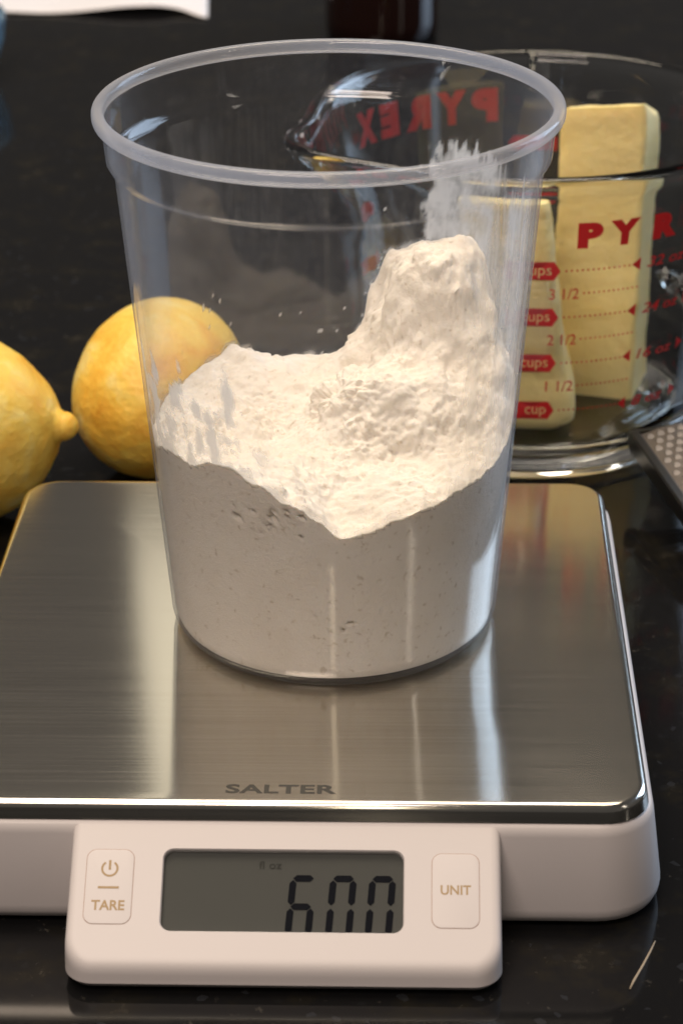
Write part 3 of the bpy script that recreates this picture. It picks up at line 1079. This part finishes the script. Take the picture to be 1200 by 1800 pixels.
# handle resting on the counter
hl = [(GL - 6, 12, -2.5), (GL + 8, 11, -3), (GL + 40, 9.5, -3), (GL + 80, 10.5, -3), (GL + 98, 8, -3), (GL + 103, 3, -3)]
rings = []
for l, hw, n_ in hl:
    rings.append([G(GW / 2 + hw * cos(2 * pi * q / 20), l, n_ + 5.5 * min(1, hw / 9) * sin(2 * pi * q / 20)) for q in range(20)])
v, f = loft(rings)
hz_ = min(p[2] for p in v)
obj('handle', v, f, BLACK, gr)

# ------------------------------------------------------------------ things at the back
# sheet of paper
pv, pf = [], []
nx_, ny_ = 60, 24
for layer in (0.0, 0.35):
    for j in range(ny_ + 1):
        for i in range(nx_ + 1):
            u_, w_ = i / nx_, j / ny_
            x = -330 + 262 * u_ - 8 * w_
            y = 762 + 5 * sin(u_ * 5.0) + 3.5 * smooth01((u_ - .72) / .2) - 12 * smooth01((u_ - 0.93) / 0.07) + 190 * w_
            z = CT + 0.5 + 3.0 * smooth01((u_ - .62) / .22) * (1 - smooth01((u_ - .88) / .12)) * (1 - w_ * .4) + 1.0 * sin(u_ * 9) ** 2 * (1 - w_)
            pv.append((x, y, z + layer))
n1_ = (nx_ + 1) * (ny_ + 1)
for j in range(ny_):
    for i in range(nx_):
        a = j * (nx_ + 1) + i
        q = (a, a + 1, a + nx_ + 2, a + nx_ + 1)
        pf.append(tuple(reversed(q)))
        pf.append(tuple(t + n1_ for t in q))
edge = [i for i in range(nx_ + 1)] + [j * (nx_ + 1) + nx_ for j in range(1, ny_ + 1)] + [ny_ * (nx_ + 1) + i for i in range(nx_ - 1, -1, -1)] + [j * (nx_ + 1) for j in range(ny_ - 1, 0, -1)]
for a, b in zip(edge, edge[1:] + edge[:1]):
    pf.append((a, b, b + n1_, a + n1_))
o = obj('paper_sheet', pv, pf, PAPER, base=(-200, 850, CT))
tag(o, 'white paper sheet with a lifted corner lying on the counter behind the lemons', 'paper')

# pale blue glass bowl, mostly beyond the frame
bx, by = -208, 640
prof = [(0.01, CT + 1.0), (20, CT + 1.0), (21.5, CT), (24, CT + .1), (29, CT + 3), (35, CT + 9), (39.5, CT + 18), (42, CT + 30), (43, CT + 44), (43.3, CT + 48)]
prof += [(42.3, CT + 49.2), (41, CT + 48)] + [(40.6, CT + 44), (39.6, CT + 30), (37, CT + 19), (32.5, CT + 11), (26, CT + 5.5), (18, CT + 4), (0.01, CT + 3.8)]
v, f = lathe([(r_, CT + (z - CT) * .66) for r_, z in prof], 96, bx, by)
gb = obj('glass_bowl', v, f, BLUEGLASS, base=(bx, by, CT))
tag(gb, 'small pale blue glass bowl standing in front of the white paper', 'bowl')

# dark bottle
bx, by = 27, 714
bt = thing('brown_bottle', 'dark brown glass bottle standing on the counter behind the clear tub', 'bottle', (bx, by, CT))
prof = [(0.01, CT + 2), (24, CT + 2), (26, CT), (28.6, CT + .8), (30, CT + 3), (30.2, CT + 10), (30.2, CT + 95), (29, CT + 104), (24, CT + 113), (17, CT + 120), (13.5, CT + 128), (13, CT + 146), (14.2, CT + 147), (14.2, CT + 150), (11, CT + 150.5), (0.01, CT + 150.5)]
v, f = lathe(prof, 80, bx, by)
auto(obj('glass_body', v, f, AMBER, bt), 50)
v, f = lathe([(0.01, CT + 150.6), (15.5, CT + 150.6), (16, CT + 151.2), (16, CT + 165), (15, CT + 166.5), (0.01, CT + 166.8)], 48, bx, by)
auto(obj('cap', v, f, BLACK, bt), 40)

# thin pale streak on the counter, modelled as a raised strand
fp = [(67.6, -127.5), (69.0, -124), (71.6, -118.5), (74.0, -113), (75.6, -109.0)]
rings = []
for i, (x, y) in enumerate(fp):
    r_ = (0.22, 0.42, 0.38, 0.34, 0.18)[i]
    rings.append([(x + r_ * cos(2 * pi * q / 8), y + .3 * r_ * cos(2 * pi * q / 8), CT + 0.2 + r_ * .6 * sin(2 * pi * q / 8)) for q in range(8)])
v, f = loft(rings)
o = obj('pale_mark', v, f, MARK, base=(71, -118, CT))
tag(o, 'thin pale mark on black counter in front of the scale corner', 'mark')
